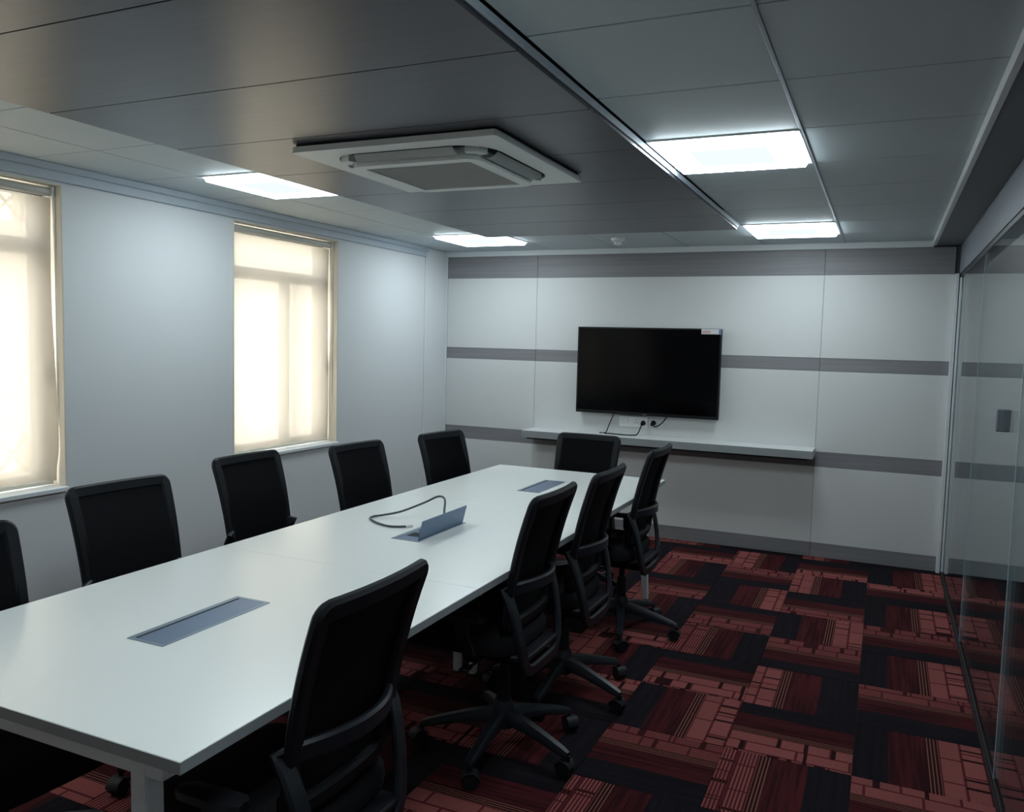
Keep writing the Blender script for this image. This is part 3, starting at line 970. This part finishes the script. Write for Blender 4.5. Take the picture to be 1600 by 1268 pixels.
    left_ = [Vector((x, -y, z)) for y, z, x in side][::-1]
    bot = [Vector((-0.190, y, 0.356)) for y in (0.05, 0.0, -0.05)]
    pts = pts + right_ + bot + left_
    add_sweep(b, pts, lambda i, p: Vector((1, -p.y * 0.9, 0.0)), 0.046, 0.022, True, 0.3)
    P['back_bracket'] = to_mesh('back_bracket', b, 'bracket', True)
    b = bmesh.new()          # web and stem joining the U to the mechanism
    add_sweep(b, [(-0.186, 0, 0.360), (-0.15, 0, 0.368), (-0.09, 0, 0.372)], (0, 0, 1), 0.19, 0.022, False, 0.3)
    P['back_stem'] = to_mesh('back_stem', b, 'bracket', True)
    b = bmesh.new()          # lumbar pad inside the bracket
    g = []
    for j in range(7):
        g.append([])
        for i in range(11):
            u = -1 + 2 * i / 10
            z = 0.46 + 0.10 * j / 6
            g[-1].append(b.verts.new((-0.132 + 0.034 * u * u, u * 0.185, z)))
    for j in range(6):
        for i in range(10): b.faces.new((g[j][i], g[j][i + 1], g[j + 1][i + 1], g[j + 1][i]))
    bmesh.ops.solidify(b, geom=b.faces[:], thickness=0.012)
    P['back_skirt'] = to_mesh('back_skirt', b, 'black', True)
    for sgn in (-1, 1):
        b = bmesh.new()
        add_sweep(b, [(0.02, sgn * 0.12, 0.405), (0.02, sgn * 0.235, 0.408), (0.018, sgn * 0.255, 0.430), (0.05, sgn * 0.258, 0.50), (0.05, sgn * 0.254, 0.556)], (1, 0, 0), 0.016, 0.055, False, 0.3)
        P['armrest%d' % sgn] = to_mesh('armrest', b, 'black', True)
        b = bmesh.new()
        prof = [(-0.035, 0.030, 0.000), (-0.02, 0.062, 0.002), (0.03, 0.072, 0.0), (0.12, 0.062, -0.002), (0.145, 0.030, -0.006)]
        rings = []
        for x, w_, dz in prof:
            rings.append([b.verts.new((x, sgn * 0.250 + q * w_ / 2, 0.555 + dz + zz)) for q, zz in ((-1, 0.004), (-0.8, 0), (0.8, 0), (1, 0.004), (0.85, 0.018), (0, 0.022), (-0.85, 0.018))])
        for A, B in zip(rings, rings[1:]):
            for k in range(7): b.faces.new((A[k], A[(k + 1) % 7], B[(k + 1) % 7], B[k]))
        b.faces.new(rings[0][::-1]); b.faces.new(rings[-1])
        P['arm_pad%d' % sgn] = to_mesh('arm_pad', b, 'black', True)
    for n_ in ('back_frame', 'back_mesh', 'back_bracket', 'back_stem', 'back_skirt'):
        P[n_].transform(Matrix.Translation((0.035, 0, 0)))
    return P
CP = chair_parts()
UPPER = ['tilt_mechanism', 'lift_lever', 'seat', 'back_frame', 'back_mesh', 'back_bracket', 'back_stem', 'back_skirt']
def build_chair(label):
    t = thing('office_chair', label, 'chair', (0, 0, 0), 0, 'black mesh-back office chairs round the table')
    sb = obj('star_base', CP['star_base'], None, t)
    for k in range(5):
        a = 2 * PI * k / 5
        o = obj('caster', CP['caster'], None, sb, loc=(0.312 * math.cos(a), 0.312 * math.sin(a), 0))
        o.rotation_euler = (0, 0, a + 0.7 + 1.3 * k)
    obj('gas_column', CP['gas_column'], None, t)
    for n in UPPER: obj(n, CP[n], None, t)
    for sgn in (-1, 1):
        ar = obj('armrest', CP['armrest%d' % sgn], None, t)
        obj('arm_pad', CP['arm_pad%d' % sgn], None, ar)
    return t
R = math.radians
chairs = [   # label, x, y, heading of the seat, spin of the base, lift of the seat
    ('black mesh chair on the glass side, nearest the camera, its base out of frame', -0.985 - 0.20, 1.510, 180, 20, 0.015),
    ('black mesh chair on the glass side, second from the near table end', -1.055 - 0.20, 2.765, 180, 20, 0.015),
    ('black mesh chair on the glass side, third from the near table end', -1.035 - 0.20, 3.355, 180, 18, 0.015),
    ('black mesh chair on the glass side, last before the striped wall, armrest showing', -1.035 - 0.20, 4.23, 180, 34, 0.015),
    ('black mesh chair at the far table head, its back to the striped wall', -1.722, 5.045 - 0.215, 268, 10, -0.04),
    ('black mesh chair on the window side, cut off by the photo edge', -2.43 + 0.215, 1.40, -4, 0, -0.03),
    ('black mesh chair on the window side between the two windows, largest back in view', -2.63 + 0.215, 2.17, -4.6, 15, -0.015),
    ('black mesh chair on the window side, below the near edge of the second window', -2.75 + 0.215, 2.99, -1.5, -8, -0.015),
    ('black mesh chair on the window side, just past the second window', -2.58 + 0.215, 3.62, -5.5, 25, -0.015),
    ('black mesh chair on the window side in the corner by the striped wall', -2.474 + 0.215, 4.335, -9.5, 41, -0.015),
]
proto = build_chair(chairs[0][0])
for k, (lb, x, y, hd, spin, lift) in enumerate(chairs):
    t = proto if k == 0 else dup(proto, (0, 0, 0), 0, lb)
    t.location = (x, y, 0)
    t.rotation_euler = (0, 0, R(hd))
    for chd in t.children:
        base_name = chd.name.split('.')[0]
        if base_name == 'star_base': chd.rotation_euler = (0, 0, R(spin))
        elif base_name != 'gas_column': chd.location = (0, 0, lift)
        else: chd.location = (0, 0, min(0, lift))
